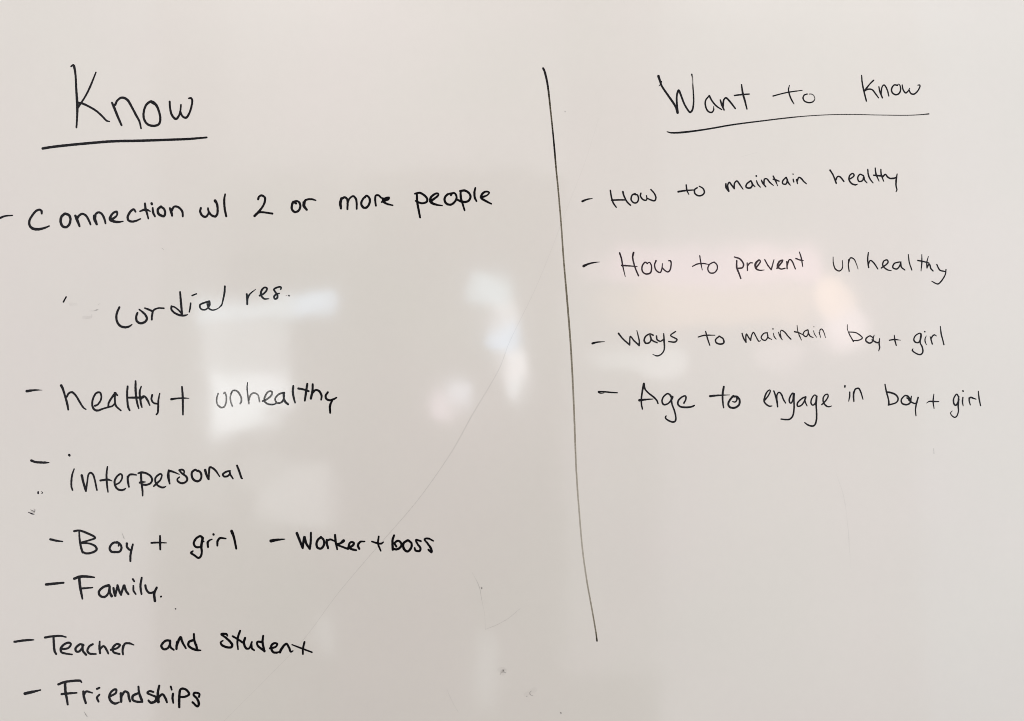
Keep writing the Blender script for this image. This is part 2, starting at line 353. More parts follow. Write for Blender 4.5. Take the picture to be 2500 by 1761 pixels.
INK = """L heading|large underlined heading "Know" at the top left
W word|"Know" in tall loose letters
-688.9,459.5,2.2 -685.4,461.4,3.6 -683.6,456.8,3.3 -681.9,444.9,2.8 -680.8,424.0,3.1 -679.5,404.5,3.6 -679.1,397.5,3.9 -679.5,380.8,2.8 -680.5,364.1,2.5
-650.1,450.2,2.0 -659.6,426.8,2.8 -666.6,412.9,2.5 -672.4,403.8,2.5 -678.4,395.4,3.3
-678.4,403.1,2.8 -670.8,401.4,3.1 -659.6,396.1,2.8 -648.5,389.2,2.8 -640.1,381.5,2.8 -633.1,374.5,2.5 -628.9,373.5,1.7
-625.0,402.8,2.8 -622.0,396.1,3.6 -616.4,382.2,3.3 -610.1,367.6,2.8
-619.9,399.6,3.3 -616.4,406.6,2.8 -609.4,410.8,3.3 -601.1,407.3,3.6 -594.1,396.1,3.1 -587.1,382.9,3.1 -582.2,373.8,2.8 -579.5,362.7,2.2
-561.3,403.1,4.7 -564.8,404.5,3.6 -571.8,398.9,3.1 -575.6,386.4,3.1 -574.6,376.6,3.1 -569.0,368.9,3.3 -559.3,366.6,3.3 -551.6,369.6,3.3 -549.5,378.0,3.1 -551.6,389.2,3.1 -555.8,398.9,3.6 -561.3,403.5,4.7
-534.9,404.5,2.8 -534.2,394.7,2.8 -531.4,383.6,3.1 -525.1,377.3,3.3 -520.2,382.9,2.8 -518.1,390.6,2.5 -517.2,399.6,2.2
-518.4,389.2,2.8 -514.7,381.5,2.8 -509.1,379.4,3.3 -504.2,386.4,2.8 -500.7,397.5,2.8 -499.6,406.6,2.8 -501.8,410.1,3.1 -504.9,409.6,2.2
W underline|straight stroke under "Know"
-733.2,331.3,3.6 -718.1,333.7,3.6 -693.1,336.5,3.6 -659.6,339.7,3.6 -623.4,342.5,3.6 -581.6,343.4,3.6 -539.7,344.8,3.3 -504.9,346.2,3.3 -477.0,348.5,2.5
L list_line|"- Connection w/ 2 or more people"
W dash
-805.6,220.6,3.1 -800.0,222.7,3.1 -791.6,225.8,2.5 -780.5,226.7,1.7
W word|"Connection"
-734.8,229.7,2.8 -735.2,233.8,3.3 -738.7,235.6,3.1 -744.3,233.1,3.1 -749.8,226.2,3.1 -753.7,219.2,3.1 -754.0,212.2,3.3 -749.8,206.7,3.9 -741.5,205.0,3.9 -731.7,206.7,3.1 -723.1,210.1,2.0
-699.0,229.2,3.6 -703.8,224.8,3.6 -705.2,217.1,3.6 -702.4,210.1,3.6 -696.9,208.3,3.3 -692.0,212.2,3.3 -689.9,220.6,3.3 -692.0,226.9,3.6 -697.6,229.4,3.6
-682.2,226.2,3.3 -679.9,220.6,3.9 -677.6,215.0,3.6 -675.7,209.7,2.8
-679.9,220.6,3.6 -676.7,226.2,3.3 -671.1,229.2,3.1 -665.5,226.2,3.1 -661.3,219.2,3.1 -658.5,212.5,2.5
-653.0,226.2,3.3 -652.0,220.6,4.7 -648.8,212.9,3.3
-652.0,222.0,4.2 -650.2,229.0,3.1 -645.3,231.5,3.1 -640.4,228.3,3.1 -636.9,221.3,3.1 -635.1,214.3,2.5
-627.2,220.6,4.2 -621.6,222.7,3.1 -617.1,227.6,2.5 -617.4,232.4,3.1 -622.3,231.0,3.1 -626.5,226.2,3.3 -627.9,220.6,4.5 -623.7,217.8,3.9 -616.0,216.4,3.3 -607.7,217.4,1.7
-588.2,232.4,2.5 -590.9,236.2,3.1 -595.8,233.1,3.3 -600.4,224.8,3.3 -599.3,219.2,3.3 -593.7,217.1,3.1 -586.8,218.5,2.8 -580.5,221.3,2.0
-573.5,245.4,2.8 -572.5,237.3,3.3 -570.0,229.0,2.8 -568.2,221.7,2.2
-581.2,233.1,2.2 -575.6,235.2,3.3 -570.0,235.2,3.1 -565.2,233.1,1.7
-561.4,238.4,2.5 -560.6,231.0,3.3 -557.8,225.1,2.5
-563.1,245.4,3.6 -562.6,244.0,3.1
-548.4,240.4,3.6 -553.3,236.2,3.3 -552.6,229.7,3.6 -549.1,226.9,3.6 -543.8,225.5,3.3 -541.9,230.4,3.1 -543.6,236.6,3.1 -548.4,240.4,3.3
-534.5,238.0,2.8 -532.7,233.1,3.9 -531.0,226.2,2.8
-531.7,234.5,3.6 -528.2,240.1,2.8 -523.3,240.4,3.1 -518.5,237.3,3.1 -515.0,232.4,3.1 -514.3,225.1,2.5
W word|"w/"
-486.1,238.4,2.8 -487.2,233.1,3.1 -484.4,226.9,3.1 -479.1,224.4,3.3 -475.4,227.6,2.8 -474.0,233.1,2.2 -475.0,238.0,2.5
-475.0,235.9,2.5 -472.6,230.4,3.1 -468.4,226.4,3.1 -463.5,225.1,3.3 -460.5,229.0,3.1 -460.0,238.7,3.1 -461.4,245.7,3.3 -463.8,249.6,4.2
-448.2,259.9,2.2 -449.6,251.3,3.1 -448.9,237.3,3.1 -446.5,225.5,3.1
W word|the numeral "2"
-396.6,252.0,3.1 -395.2,256.1,2.8 -391.1,257.9,3.1 -386.2,254.7,3.1 -386.2,248.5,3.1 -389.0,241.5,2.8 -395.2,233.1,3.3 -402.2,225.9,3.6
-402.2,225.9,3.1 -396.6,231.0,3.3 -389.7,231.7,2.8 -374.3,229.5,2.8
W word|"or"
-337.4,245.4,3.1 -341.6,247.8,3.6 -343.7,242.9,3.3 -343.9,236.6,3.3 -339.5,232.0,3.1 -333.9,233.8,3.1 -330.8,240.1,3.1 -332.5,247.1,3.1 -337.4,249.2,2.8 -341.6,247.1,3.3
-325.6,247.1,3.3 -325.1,241.5,4.2 -320.7,235.6,3.1
-324.9,244.3,3.9 -323.0,250.1,3.1 -319.3,251.7,2.8 -313.0,252.0,2.8 -306.7,250.3,2.0
W word|"more"
-266.4,253.3,3.6 -268.2,245.9,4.2 -267.1,237.6,3.1
-266.8,252.2,3.6 -261.5,255.0,3.1 -257.3,251.5,3.1 -257.1,236.5,2.8
-257.1,245.2,2.8 -253.9,252.9,2.5 -248.3,256.8,2.8 -244.1,252.9,3.1 -242.7,245.9,2.8 -242.7,236.9,2.5
-228.1,257.1,2.5 -232.9,252.2,2.8 -235.6,245.2,3.1 -232.3,239.2,3.3 -227.4,239.0,3.1 -222.8,245.2,3.1 -222.5,252.9,3.1 -227.1,257.8,2.5 -229.7,255.0,3.1
-212.6,241.8,2.5 -213.7,250.1,2.8 -213.0,257.4,2.8 -208.6,258.2,2.8 -204.4,254.3,2.5 -200.9,253.2,2.5
-203.7,247.3,2.2 -198.8,252.9,3.1 -191.8,255.0,2.0 -193.2,251.8,2.8 -198.8,250.1,3.6 -203.0,248.0,2.8
-201.6,251.5,3.3 -194.6,253.5,3.3
-200.9,247.6,3.1 -194.6,244.5,2.8 -186.3,242.5,2.0
W word|"people"
-148.6,261.3,2.8 -148.2,248.7,3.3 -145.8,234.8,3.1 -143.6,223.6,2.8
-151.7,260.6,2.5 -144.4,262.0,3.1 -137.5,258.5,3.1 -132.6,252.9,3.1 -133.3,248.0,3.1 -140.3,245.7,2.8 -148.6,248.0,3.1 -150.7,249.4,2.2
-127.7,248.7,3.9 -121.4,252.9,3.1 -115.2,258.2,2.8 -115.9,261.3,2.5 -122.1,259.2,3.1 -127.7,252.9,3.3 -125.6,246.6,3.9 -118.0,243.4,2.8 -108.9,242.0,1.7
-93.6,261.5,2.5 -101.2,259.2,3.1 -105.4,252.9,3.1 -103.3,245.9,3.3 -96.4,243.4,3.1 -90.1,247.3,3.1 -86.6,254.3,2.8 -88.7,260.6,2.8 -92.9,261.7,2.8 -95.4,258.2,2.8
-80.3,264.8,2.8 -79.9,254.3,3.3 -77.5,245.9,2.8 -74.1,234.8,2.5
-81.0,264.8,3.1 -73.4,265.5,3.3 -66.4,260.6,3.1 -65.0,254.3,3.1 -69.2,248.7,3.1 -77.5,248.0,3.3 -85.2,251.2,3.1
-57.3,269.6,2.5 -58.7,262.7,3.1 -58.0,254.3,3.1 -55.5,249.0,2.5
-46.9,255.0,3.3 -38.5,258.5,2.0 -35.5,262.7,2.2 -41.3,263.8,2.8 -46.2,260.6,3.3 -48.3,254.3,3.1 -41.3,249.4,3.1 -32.3,244.8,2.2
L list_line|"' Cordial res." with a stray tick mark
W tick_mark
-696.6,99.3,2.0 -700.9,91.6,2.2
W word|"Cordial"
-613.4,83.3,2.8 -616.8,75.6,3.1 -618.2,68.6,3.1 -616.8,60.3,3.1 -612.0,54.0,3.3 -604.3,51.9,3.3 -598.0,53.3,2.8 -593.6,56.4,1.4
-585.2,74.5,2.8 -587.1,68.6,3.1 -586.2,61.7,3.3 -580.6,58.2,3.3 -573.6,60.3,3.3 -570.4,65.2,3.1 -572.9,71.4,3.1 -577.1,75.6,2.8 -582.4,79.8,2.0
-573.6,81.9,2.2 -568.1,79.8,2.8 -561.8,76.3,2.8 -562.5,70.0,2.8 -562.8,63.8,2.5
-561.8,76.3,2.8 -558.3,79.8,2.5 -552.0,81.9,2.2 -543.9,81.6,2.2
-532.1,84.7,2.5 -526.9,83.3,2.2 -520.7,78.4,2.2 -515.8,72.8,2.5
-532.1,84.7,2.8 -532.2,79.8,2.8 -526.9,74.2,2.8 -518.6,70.7,3.1 -511.6,70.3,2.8 -506.7,71.7,1.4
-518.6,107.0,2.5 -517.5,93.7,3.1 -516.5,82.6,3.1 -515.5,72.8,2.8
-502.1,89.6,2.2 -502.8,82.6,2.5 -504.2,75.9,2.0
-499.8,101.4,2.2 -493.1,104.2,2.0
-473.3,92.1,3.3 -480.9,90.2,2.5 -487.6,86.8,2.5 -486.5,81.2,2.5 -480.9,79.1,2.2 -475.4,81.9,2.0 -472.6,87.5,3.3 -473.3,92.1,3.6
-476.1,88.2,2.5 -473.3,81.2,2.5 -467.0,78.7,2.0 -458.6,81.9,1.4 -453.8,86.8,2.0
-448.6,116.0,2.5 -449.2,106.3,2.8 -451.7,93.7,2.2 -453.8,85.4,1.7
W word|"res."
-414.4,103.8,2.5 -413.7,96.5,3.1 -413.7,87.9,2.5
-413.3,97.2,2.8 -409.5,103.8,2.2 -400.7,111.2,1.11
-394.2,101.4,2.8 -389.3,103.5,2.5 -383.7,109.1,2.5 -383.0,113.2,2.5 -387.2,113.9,2.5 -391.4,109.1,2.8 -392.1,102.1,2.8 -387.2,96.5,2.5 -379.8,96.5,1.4
-361.4,111.2,2.0 -360.7,114.6,2.2 -365.6,114.6,2.5 -371.9,111.2,2.5 -369.8,107.0,2.5 -366.7,102.8,2.5 -366.7,97.9,2.8 -370.5,96.2,2.5 -371.9,99.6,2.5 -368.4,103.5,2.8 -363.5,104.9,1.7
-352.8,101.5,0.84 -352.6,101.4,0.84
-348.6,101.5,2.0 -348.2,101.1,2.0
L list_line|"- healthy + unhealthy"
W dash
-758.0,-47.9,3.9 -750.7,-46.8,3.1 -742.3,-46.1,2.0 -734.0,-46.3,0.70
W word|first "healthy"
-704.3,-39.1,3.9 -701.9,-44.0,3.3 -698.4,-55.2,2.8 -695.0,-67.7,3.3 -693.3,-76.8,2.5
-695.7,-56.6,2.8 -692.2,-51.0,2.8 -687.3,-49.6,3.1 -681.7,-54.5,2.8 -675.4,-64.9,2.8 -669.9,-73.3,2.5 -665.7,-76.4,1.7
-651.8,-70.8,2.8 -647.6,-69.1,2.5 -642.7,-62.1,2.5 -641.7,-55.2,2.5 -644.1,-49.9,2.8 -649.7,-51.0,2.8 -654.5,-59.4,2.8 -655.9,-69.1,2.8 -653.1,-76.1,3.1 -647.6,-78.2,3.1 -639.2,-75.4,2.5 -630.8,-72.9,2.5 -624.6,-71.2,2.5 -621.1,-67.7,2.2
-619.7,-51.3,3.9 -625.3,-58.0,2.8 -630.1,-66.3,2.8 -630.8,-71.6,2.5
-620.4,-52.4,2.8 -620.4,-62.1,2.5 -619.0,-70.5,2.8 -611.1,-78.2,2.2
-620.4,-51.0,3.6 -616.6,-54.2,2.5
-600.5,-40.5,2.8 -601.3,-49.6,2.8 -600.9,-63.5,2.8 -599.5,-73.3,3.1 -597.4,-77.8,2.5
-588.1,-32.2,2.5 -588.1,-45.4,3.3 -586.9,-59.4,2.8 -584.9,-69.1,2.8 -583.2,-74.7,2.0
-600.5,-58.0,2.5 -589.0,-58.0,3.3 -576.5,-57.7,3.1
-579.3,-40.5,1.7 -581.6,-48.2,2.8 -581.0,-59.4,2.8 -579.3,-69.1,2.8 -578.2,-73.0,2.0
-579.3,-59.4,3.3 -575.1,-55.5,2.5 -570.2,-60.7,3.1 -566.0,-69.8,2.0
-562.1,-53.8,2.8 -563.3,-60.7,2.5 -559.8,-66.3,2.5 -553.5,-67.7,2.5
-550.4,-51.3,1.7 -552.5,-62.1,2.5 -552.8,-73.3,2.8 -553.5,-81.7,2.5 -555.6,-84.4,2.2
W word|plus sign before "unhealthy"
-532.2,-60.5,3.3 -524.9,-59.4,2.5 -513.8,-58.7,2.2 -504.7,-59.1,1.11
-515.6,-41.2,2.5 -514.5,-56.6,3.1 -514.2,-73.3,2.8 -514.1,-84.7,2.2
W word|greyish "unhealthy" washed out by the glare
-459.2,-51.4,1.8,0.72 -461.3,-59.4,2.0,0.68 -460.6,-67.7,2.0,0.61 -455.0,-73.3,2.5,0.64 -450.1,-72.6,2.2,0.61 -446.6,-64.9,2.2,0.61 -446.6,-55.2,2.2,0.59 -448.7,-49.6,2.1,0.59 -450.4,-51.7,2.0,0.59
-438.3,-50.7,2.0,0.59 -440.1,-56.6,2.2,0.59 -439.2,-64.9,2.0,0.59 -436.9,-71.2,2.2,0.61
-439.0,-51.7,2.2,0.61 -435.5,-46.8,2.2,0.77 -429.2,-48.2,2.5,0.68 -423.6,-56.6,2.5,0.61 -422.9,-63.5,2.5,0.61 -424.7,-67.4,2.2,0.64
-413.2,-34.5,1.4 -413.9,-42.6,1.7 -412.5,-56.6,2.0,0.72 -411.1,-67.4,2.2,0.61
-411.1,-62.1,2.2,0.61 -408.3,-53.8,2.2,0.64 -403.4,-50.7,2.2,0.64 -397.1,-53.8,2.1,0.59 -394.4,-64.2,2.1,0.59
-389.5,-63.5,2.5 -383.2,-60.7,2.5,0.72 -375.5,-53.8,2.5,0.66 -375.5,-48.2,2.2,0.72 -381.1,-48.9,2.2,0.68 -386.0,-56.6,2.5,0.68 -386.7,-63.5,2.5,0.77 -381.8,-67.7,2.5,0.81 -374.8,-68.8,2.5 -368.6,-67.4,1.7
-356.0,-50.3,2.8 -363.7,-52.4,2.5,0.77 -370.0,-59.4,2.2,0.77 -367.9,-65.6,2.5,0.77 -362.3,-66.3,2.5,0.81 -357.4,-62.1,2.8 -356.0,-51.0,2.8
-357.4,-52.4,2.2 -356.0,-60.7,2.8 -353.9,-64.9,3.3 -349.8,-68.4,2.8
-341.7,-39.8,2.8 -342.4,-49.6,3.1 -340.7,-59.4,2.8 -338.9,-66.0,2.0
-319.8,-36.4,2.8 -321.2,-45.4,3.3 -322.6,-55.2,3.1 -323.7,-62.8,2.5
-333.7,-43.7,3.1 -326.1,-45.1,2.8 -317.7,-47.8,2.8
-311.4,-37.1,2.8 -311.7,-46.8,3.1 -314.2,-59.4,3.3
-312.1,-51.0,3.1 -306.6,-46.1,2.8 -301.0,-48.2,3.1 -297.5,-55.2,2.8 -298.2,-61.4,2.2
-287.7,-49.6,2.8 -291.2,-55.2,3.1 -289.8,-60.1,3.1 -284.3,-62.1,3.1 -278.0,-60.1,2.8 -274.2,-58.0,2.2
-280.8,-62.1,2.5 -284.3,-70.5,3.3 -284.0,-81.7,2.8
L list_line|"- interpersonal"
W dash
-751.0,-156.3,3.5 -745.1,-158.5,3.2 -736.8,-159.3,3.3 -729.2,-159.5,3.2 -723.4,-159.5,1.5
W word|"interpersonal"
-691.8,-147.6,3.5 -691.2,-148.6,2.8
-684.1,-169.5,1.8 -687.0,-177.9,2.5 -688.4,-187.9,2.7 -688.3,-197.1,2.5 -686.6,-202.5,2.2
-672.2,-179.5,3.5 -669.9,-189.6,3.2 -666.5,-201.3,3.2 -665.7,-203.8,2.8
-665.7,-202.9,2.8 -663.6,-189.6,2.3 -661.9,-178.7,2.3 -659.0,-175.3,2.7 -654.8,-177.9,2.7 -651.9,-186.2,2.5 -649.8,-196.3,2.5 -648.5,-202.5,2.2
-632.1,-166.1,2.2 -633.5,-177.9,2.7 -633.1,-189.6,2.8 -632.2,-198.8,2.5 -631.2,-205.5,1.8
-643.1,-187.5,2.8 -637.3,-186.6,3.0 -630.6,-186.2,3.0 -624.7,-188.3,1.17
-618.9,-193.7,2.3 -613.8,-191.2,2.2 -609.7,-185.4,2.3 -609.2,-179.5,2.3 -611.7,-177.2,2.5 -617.2,-181.2,2.7 -620.9,-188.7,2.8 -619.7,-196.3,2.8 -615.5,-201.3,2.8 -610.1,-202.5,2.8 -606.3,-201.7,2.7 -603.8,-199.8,1.8
-600.6,-181.2,2.7 -600.0,-189.6,3.2 -598.5,-197.5,2.3
-600.0,-182.9,2.8 -597.9,-178.7,2.8 -592.9,-177.9,2.8 -586.7,-178.9,1.8
-579.7,-177.0,2.7 -579.3,-186.2,3.0 -578.1,-197.1,2.8 -577.2,-204.6,2.5 -577.1,-211.3,2.0
-583.9,-176.2,2.3 -579.3,-174.9,3.3 -572.6,-175.8,2.8 -565.9,-179.5,2.8 -562.2,-185.4,2.8 -564.3,-191.2,2.7 -570.9,-194.2,2.8 -578.5,-193.7,3.2
-581.4,-190.8,3.2 -576.8,-190.0,2.8 -572.2,-189.7,1.17
-559.7,-196.3,2.5 -555.1,-192.1,2.8 -549.2,-186.2,2.5 -547.1,-179.5,2.3 -548.4,-177.2,2.5 -552.6,-178.7,2.7 -557.1,-183.7,2.7 -557.1,-189.6,2.7 -554.2,-194.6,2.8 -548.4,-197.9,2.8 -544.2,-198.3,2.7 -540.4,-196.3,1.17
-536.2,-171.6,2.8 -537.1,-179.5,4.0 -536.2,-186.2,3.3 -534.8,-192.5,2.2
-535.8,-172.4,3.2 -530.0,-173.7,2.8 -519.9,-177.9,1.3
-519.9,-171.6,2.3 -515.8,-176.2,2.8 -509.1,-181.2,3.0 -507.4,-186.2,3.0 -510.7,-190.4,2.8 -516.6,-191.7,3.0 -522.0,-188.7,2.7 -522.9,-185.4,2.5 -519.5,-182.0,1.8
-519.9,-171.3,2.7 -515.8,-170.5,2.8 -512.4,-172.4,2.5 -512.4,-176.2,2.0
-491.5,-172.8,2.7 -494.8,-170.7,3.0 -499.9,-174.5,3.0 -500.3,-180.4,3.0 -497.4,-186.2,3.2 -491.5,-188.7,3.2 -486.9,-186.2,3.0 -485.2,-180.4,2.8 -486.5,-175.3,3.2 -490.2,-172.0,2.8
-479.4,-171.2,3.7 -478.1,-176.2,3.5 -474.8,-184.5,3.0 -473.9,-185.4,2.7
-473.9,-185.4,2.7 -473.5,-177.9,2.5 -472.3,-167.0,3.0 -468.9,-167.4,2.8 -463.1,-172.0,2.8 -456.8,-181.2,1.7
-440.5,-172.4,2.3 -446.3,-173.7,2.8 -451.8,-177.9,2.8 -449.7,-181.2,2.7 -444.7,-180.8,2.7 -441.3,-177.9,2.8
-441.3,-172.8,2.8 -440.1,-177.9,2.7 -435.9,-184.5,2.0
-429.6,-164.1,2.7 -426.3,-172.8,3.0 -422.5,-183.7,2.8 -421.3,-184.3,1.8
L list_line|"- Boy + girl"
W dash
-721.3,-279.3,3.1 -712.6,-281.4,3.1 -702.1,-282.8,1.7
W word|"Boy" with a capital B
-684.0,-266.6,3.1 -676.3,-265.6,2.8 -665.2,-269.1,3.1 -651.2,-276.8,2.8 -661.0,-281.0,2.5 -672.8,-284.7,2.8 -661.0,-285.8,2.5 -651.2,-290.0,3.1 -649.1,-295.6,3.1 -655.4,-299.8,3.1 -665.2,-301.4,3.1 -670.8,-299.1,2.8
-676.3,-267.7,2.2 -675.6,-278.9,2.8 -673.5,-291.4,3.1 -670.8,-299.8,3.3
-616.4,-284.4,3.3 -623.4,-285.1,3.1 -628.7,-292.8,3.1 -626.2,-298.4,3.3 -619.2,-299.3,3.3 -612.9,-298.4,3.1 -610.1,-292.8,3.1 -612.2,-287.2,3.1 -617.1,-283.7,3.3
-614.3,-287.2,2.8 -614.7,-289.7,2.2
-601.8,-285.8,3.3 -601.5,-291.4,3.1 -597.6,-295.6,3.1 -595.5,-296.3,2.8
-592.4,-287.2,2.5 -594.8,-297.0,3.1 -596.2,-305.3,3.1 -596.2,-313.4,2.8
W word|plus sign between "Boy" and "girl"
-563.4,-284.9,2.8 -553.7,-284.4,2.5 -539.7,-285.0,1.4
-549.9,-274.0,2.5 -549.8,-285.8,3.3 -549.5,-295.3,2.5
W word|"girl"
-483.3,-277.5,3.9 -486.8,-274.4,3.1 -493.7,-278.2,3.1 -497.2,-285.8,3.1 -493.7,-291.4,3.1 -486.8,-291.4,2.8
-483.3,-278.2,3.6 -485.4,-290.0,3.6 -484.7,-299.8,2.8 -486.8,-306.7,3.1 -490.3,-308.4,3.1 -495.8,-304.6,2.8 -501.4,-300.5,3.3 -498.6,-297.7,2.2
-484.7,-282.3,2.5 -481.5,-282.9,2.0
-474.9,-291.4,2.8 -475.4,-284.4,3.3 -472.8,-281.0,2.5 -468.7,-279.3,1.7
-466.4,-271.6,3.3 -466.2,-272.0,3.1
-460.3,-289.3,2.5 -460.0,-282.3,3.3 -456.1,-277.5,3.1 -447.1,-278.2,2.0
-438.0,-266.6,4.2 -434.5,-276.1,3.3 -430.8,-293.9,2.8
L list_line|"- Worker + boss"
W dash
-376.5,-281.9,4.7 -367.5,-280.3,3.6 -354.9,-279.1,1.4
W word|"Worker"
-336.1,-269.8,3.9 -332.6,-278.9,3.6 -327.1,-292.8,3.3
-327.1,-292.8,3.1 -324.3,-275.4,3.3 -321.5,-285.8,3.3 -315.9,-294.2,3.1
-315.9,-294.2,3.1 -314.5,-283.0,3.1 -314.2,-269.1,2.8
-298.5,-276.1,3.3 -303.4,-280.3,3.3 -305.5,-287.2,3.3 -303.4,-292.8,3.3 -297.8,-293.5,3.3 -293.6,-287.2,3.3 -294.3,-280.3,3.1 -298.5,-275.8,3.1
-289.4,-280.3,3.1 -289.4,-285.8,3.3 -287.3,-293.1,3.1
-289.4,-281.6,3.3 -283.9,-279.6,2.8 -276.9,-282.3,2.2
-276.5,-272.6,3.1 -275.5,-283.0,3.3 -273.1,-294.9,2.5
-263.2,-281.6,4.5 -268.5,-285.8,3.1 -274.1,-287.2,2.5 -264.3,-291.4,2.8 -256.0,-294.5,2.8
-256.0,-292.1,3.1 -249.0,-289.3,3.3 -246.9,-285.1,3.1 -251.8,-283.7,2.8 -254.9,-288.6,3.1 -252.5,-293.5,3.6 -247.6,-295.6,3.1 -243.4,-296.3,2.8
-239.9,-285.8,3.1 -240.6,-290.0,3.3 -238.6,-294.2,3.1
-239.3,-285.8,3.1 -236.5,-283.0,2.8 -230.2,-282.8,2.0
W word|plus sign before "boss"
-219.0,-282.8,2.2 -211.4,-285.1,2.8 -204.4,-286.1,2.8 -200.9,-283.7,1.7
-208.2,-275.0,2.5 -209.3,-285.8,2.8 -205.1,-297.3,2.2
W word|"boss"
-184.2,-273.3,3.1 -186.6,-280.3,3.3 -186.3,-295.6,3.3
-186.3,-294.2,3.3 -179.3,-294.9,3.3 -173.1,-290.0,3.3 -173.7,-284.4,3.1 -178.6,-281.6,3.1 -184.2,-285.8,2.8
-182.8,-287.2,3.1 -180.7,-290.7,2.8
-163.3,-281.0,3.3 -169.6,-285.8,3.3 -168.9,-294.2,3.6 -163.3,-298.4,3.3 -157.7,-292.8,3.3 -157.0,-285.8,3.1 -161.9,-281.0,3.1
-142.4,-282.3,2.8 -150.1,-280.3,2.8 -147.3,-287.2,2.8 -143.1,-292.8,3.1 -144.5,-297.7,3.1 -150.8,-296.7,3.1 -152.1,-292.8,2.5
-122.9,-281.9,2.0 -130.5,-278.2,2.8 -136.8,-279.1,2.5 -131.9,-285.8,2.8 -126.4,-294.2,3.3 -125.7,-299.8,3.1 -130.5,-295.6,2.8
L list_line|"- Family." followed by a full stop
W dash
-727.9,-349.9,3.6 -714.0,-348.5,3.6 -700.7,-347.2,2.8
W word|"Family."
-684.0,-340.9,3.6 -674.9,-337.7,3.9 -662.4,-337.7,3.6 -652.6,-338.8,2.0
-676.3,-338.8,3.9 -674.9,-352.7,3.6 -672.8,-363.9,3.3 -671.2,-372.2,2.5
-673.5,-356.2,3.1 -663.8,-355.5,2.5 -655.4,-354.8,2.0
-630.3,-351.3,3.9 -638.7,-354.1,3.3 -645.4,-361.1,3.3 -643.6,-367.4,3.3 -637.3,-369.5,3.3 -631.7,-365.3,2.8 -628.9,-355.5,3.1 -629.6,-351.1,3.3
-628.7,-352.7,3.1 -628.2,-362.5,3.3 -625.5,-368.1,3.9
-622.7,-355.5,3.1 -621.3,-362.5,3.6 -619.9,-367.4,3.6
-619.9,-366.7,3.1 -616.4,-352.7,3.1
-616.4,-351.3,3.3 -613.3,-361.1,3.3 -610.8,-366.0,3.3
-610.8,-365.3,3.1 -606.6,-351.6,3.1
-605.5,-351.6,3.3 -603.2,-359.7,3.3 -599.4,-365.0,3.1
-591.6,-352.0,2.5 -591.3,-359.7,2.8 -587.8,-365.0,2.2
-592.4,-341.6,2.8 -590.2,-345.1,2.5
-578.5,-339.5,2.8 -580.4,-349.9,3.1 -580.2,-356.9,3.1 -578.8,-365.0,2.5
-572.9,-351.3,3.1 -571.1,-358.3,3.1 -566.2,-363.2,3.1 -559.3,-361.8,3.1
-555.1,-354.8,3.1 -559.0,-363.9,3.6 -557.9,-375.7,3.6
-548.5,-368.9,2.8 -548.1,-368.6,2.5
L list_line|"- Teacher and student"
W dash
-777.4,-439.5,3.1 -765.2,-437.7,3.3 -754.0,-436.6,3.1 -747.3,-436.5,1.7
W word|"Teacher"
-729.6,-432.8,3.1 -720.6,-431.2,3.1 -705.2,-430.3,2.8 -696.9,-432.1,2.0
-716.4,-431.5,3.1 -715.7,-444.0,3.3 -714.7,-453.7,3.3 -712.2,-458.6,2.8
-705.2,-451.0,3.1 -694.1,-449.6,2.8 -689.2,-444.0,2.8 -691.3,-440.9,3.1 -698.3,-442.6,3.1 -704.9,-449.6,3.3 -703.8,-455.8,3.1 -696.9,-457.9,2.8 -687.4,-459.3,2.2
-669.7,-444.7,3.3 -674.6,-443.3,3.1 -681.5,-448.9,3.3 -681.5,-453.7,3.1 -677.4,-455.1,3.1 -671.8,-449.6,3.1 -670.4,-444.0,3.1
-671.1,-445.4,3.1 -670.4,-453.7,3.1 -665.5,-459.6,3.3
-655.1,-443.3,3.1 -660.6,-446.8,3.1 -663.4,-453.7,3.1 -659.9,-457.9,3.1 -650.2,-458.6,2.5
-644.2,-439.1,2.5 -644.6,-448.2,3.3 -643.6,-457.2,3.1
-643.9,-451.0,3.1 -638.3,-446.1,2.8 -634.1,-451.0,3.1 -630.7,-457.9,2.5
-626.5,-452.1,3.3 -617.4,-449.6,2.8 -612.5,-444.7,3.1 -617.4,-442.9,3.1 -623.7,-448.9,3.3 -622.3,-455.8,3.1 -613.2,-458.6,2.8
-607.7,-446.1,2.8 -608.4,-453.7,3.1 -607.7,-459.3,2.5
-607.7,-449.6,2.8 -604.9,-442.6,3.1 -597.9,-441.9,3.1 -590.9,-444.4,1.7
W word|"and"
-534.6,-437.7,3.1 -540.9,-437.7,3.3 -547.9,-445.4,3.3 -544.4,-451.0,3.3 -538.1,-449.6,3.1 -534.6,-444.0,3.3 -534.2,-437.7,3.3
-534.6,-442.6,2.8 -533.2,-448.2,3.1 -528.4,-452.1,2.5
-522.8,-439.8,3.9 -523.9,-445.4,3.6 -524.2,-450.7,3.1
-523.5,-444.0,3.6 -517.9,-432.1,3.3 -515.1,-439.8,3.3 -509.5,-449.6,2.5
-497.0,-427.3,2.8 -496.3,-437.0,3.3 -493.5,-445.4,3.3
-497.7,-436.7,3.6 -504.7,-439.8,3.3 -505.4,-445.4,3.3 -499.1,-450.3,3.3 -492.1,-452.4,3.3 -486.5,-452.8,2.0
-493.5,-444.0,3.3 -492.1,-451.0,3.1
W word|"student"
-444.7,-430.1,2.5 -446.1,-427.5,3.3 -454.5,-427.5,2.8 -447.5,-432.8,3.1 -437.8,-442.6,3.6 -437.8,-447.5,3.3 -444.7,-448.2,3.3 -453.1,-444.7,3.3 -455.2,-440.5,2.8 -451.7,-437.7,2.0
-424.8,-422.4,3.1 -428.0,-431.5,3.1 -429.1,-441.2,2.8 -428.0,-451.2,2.2
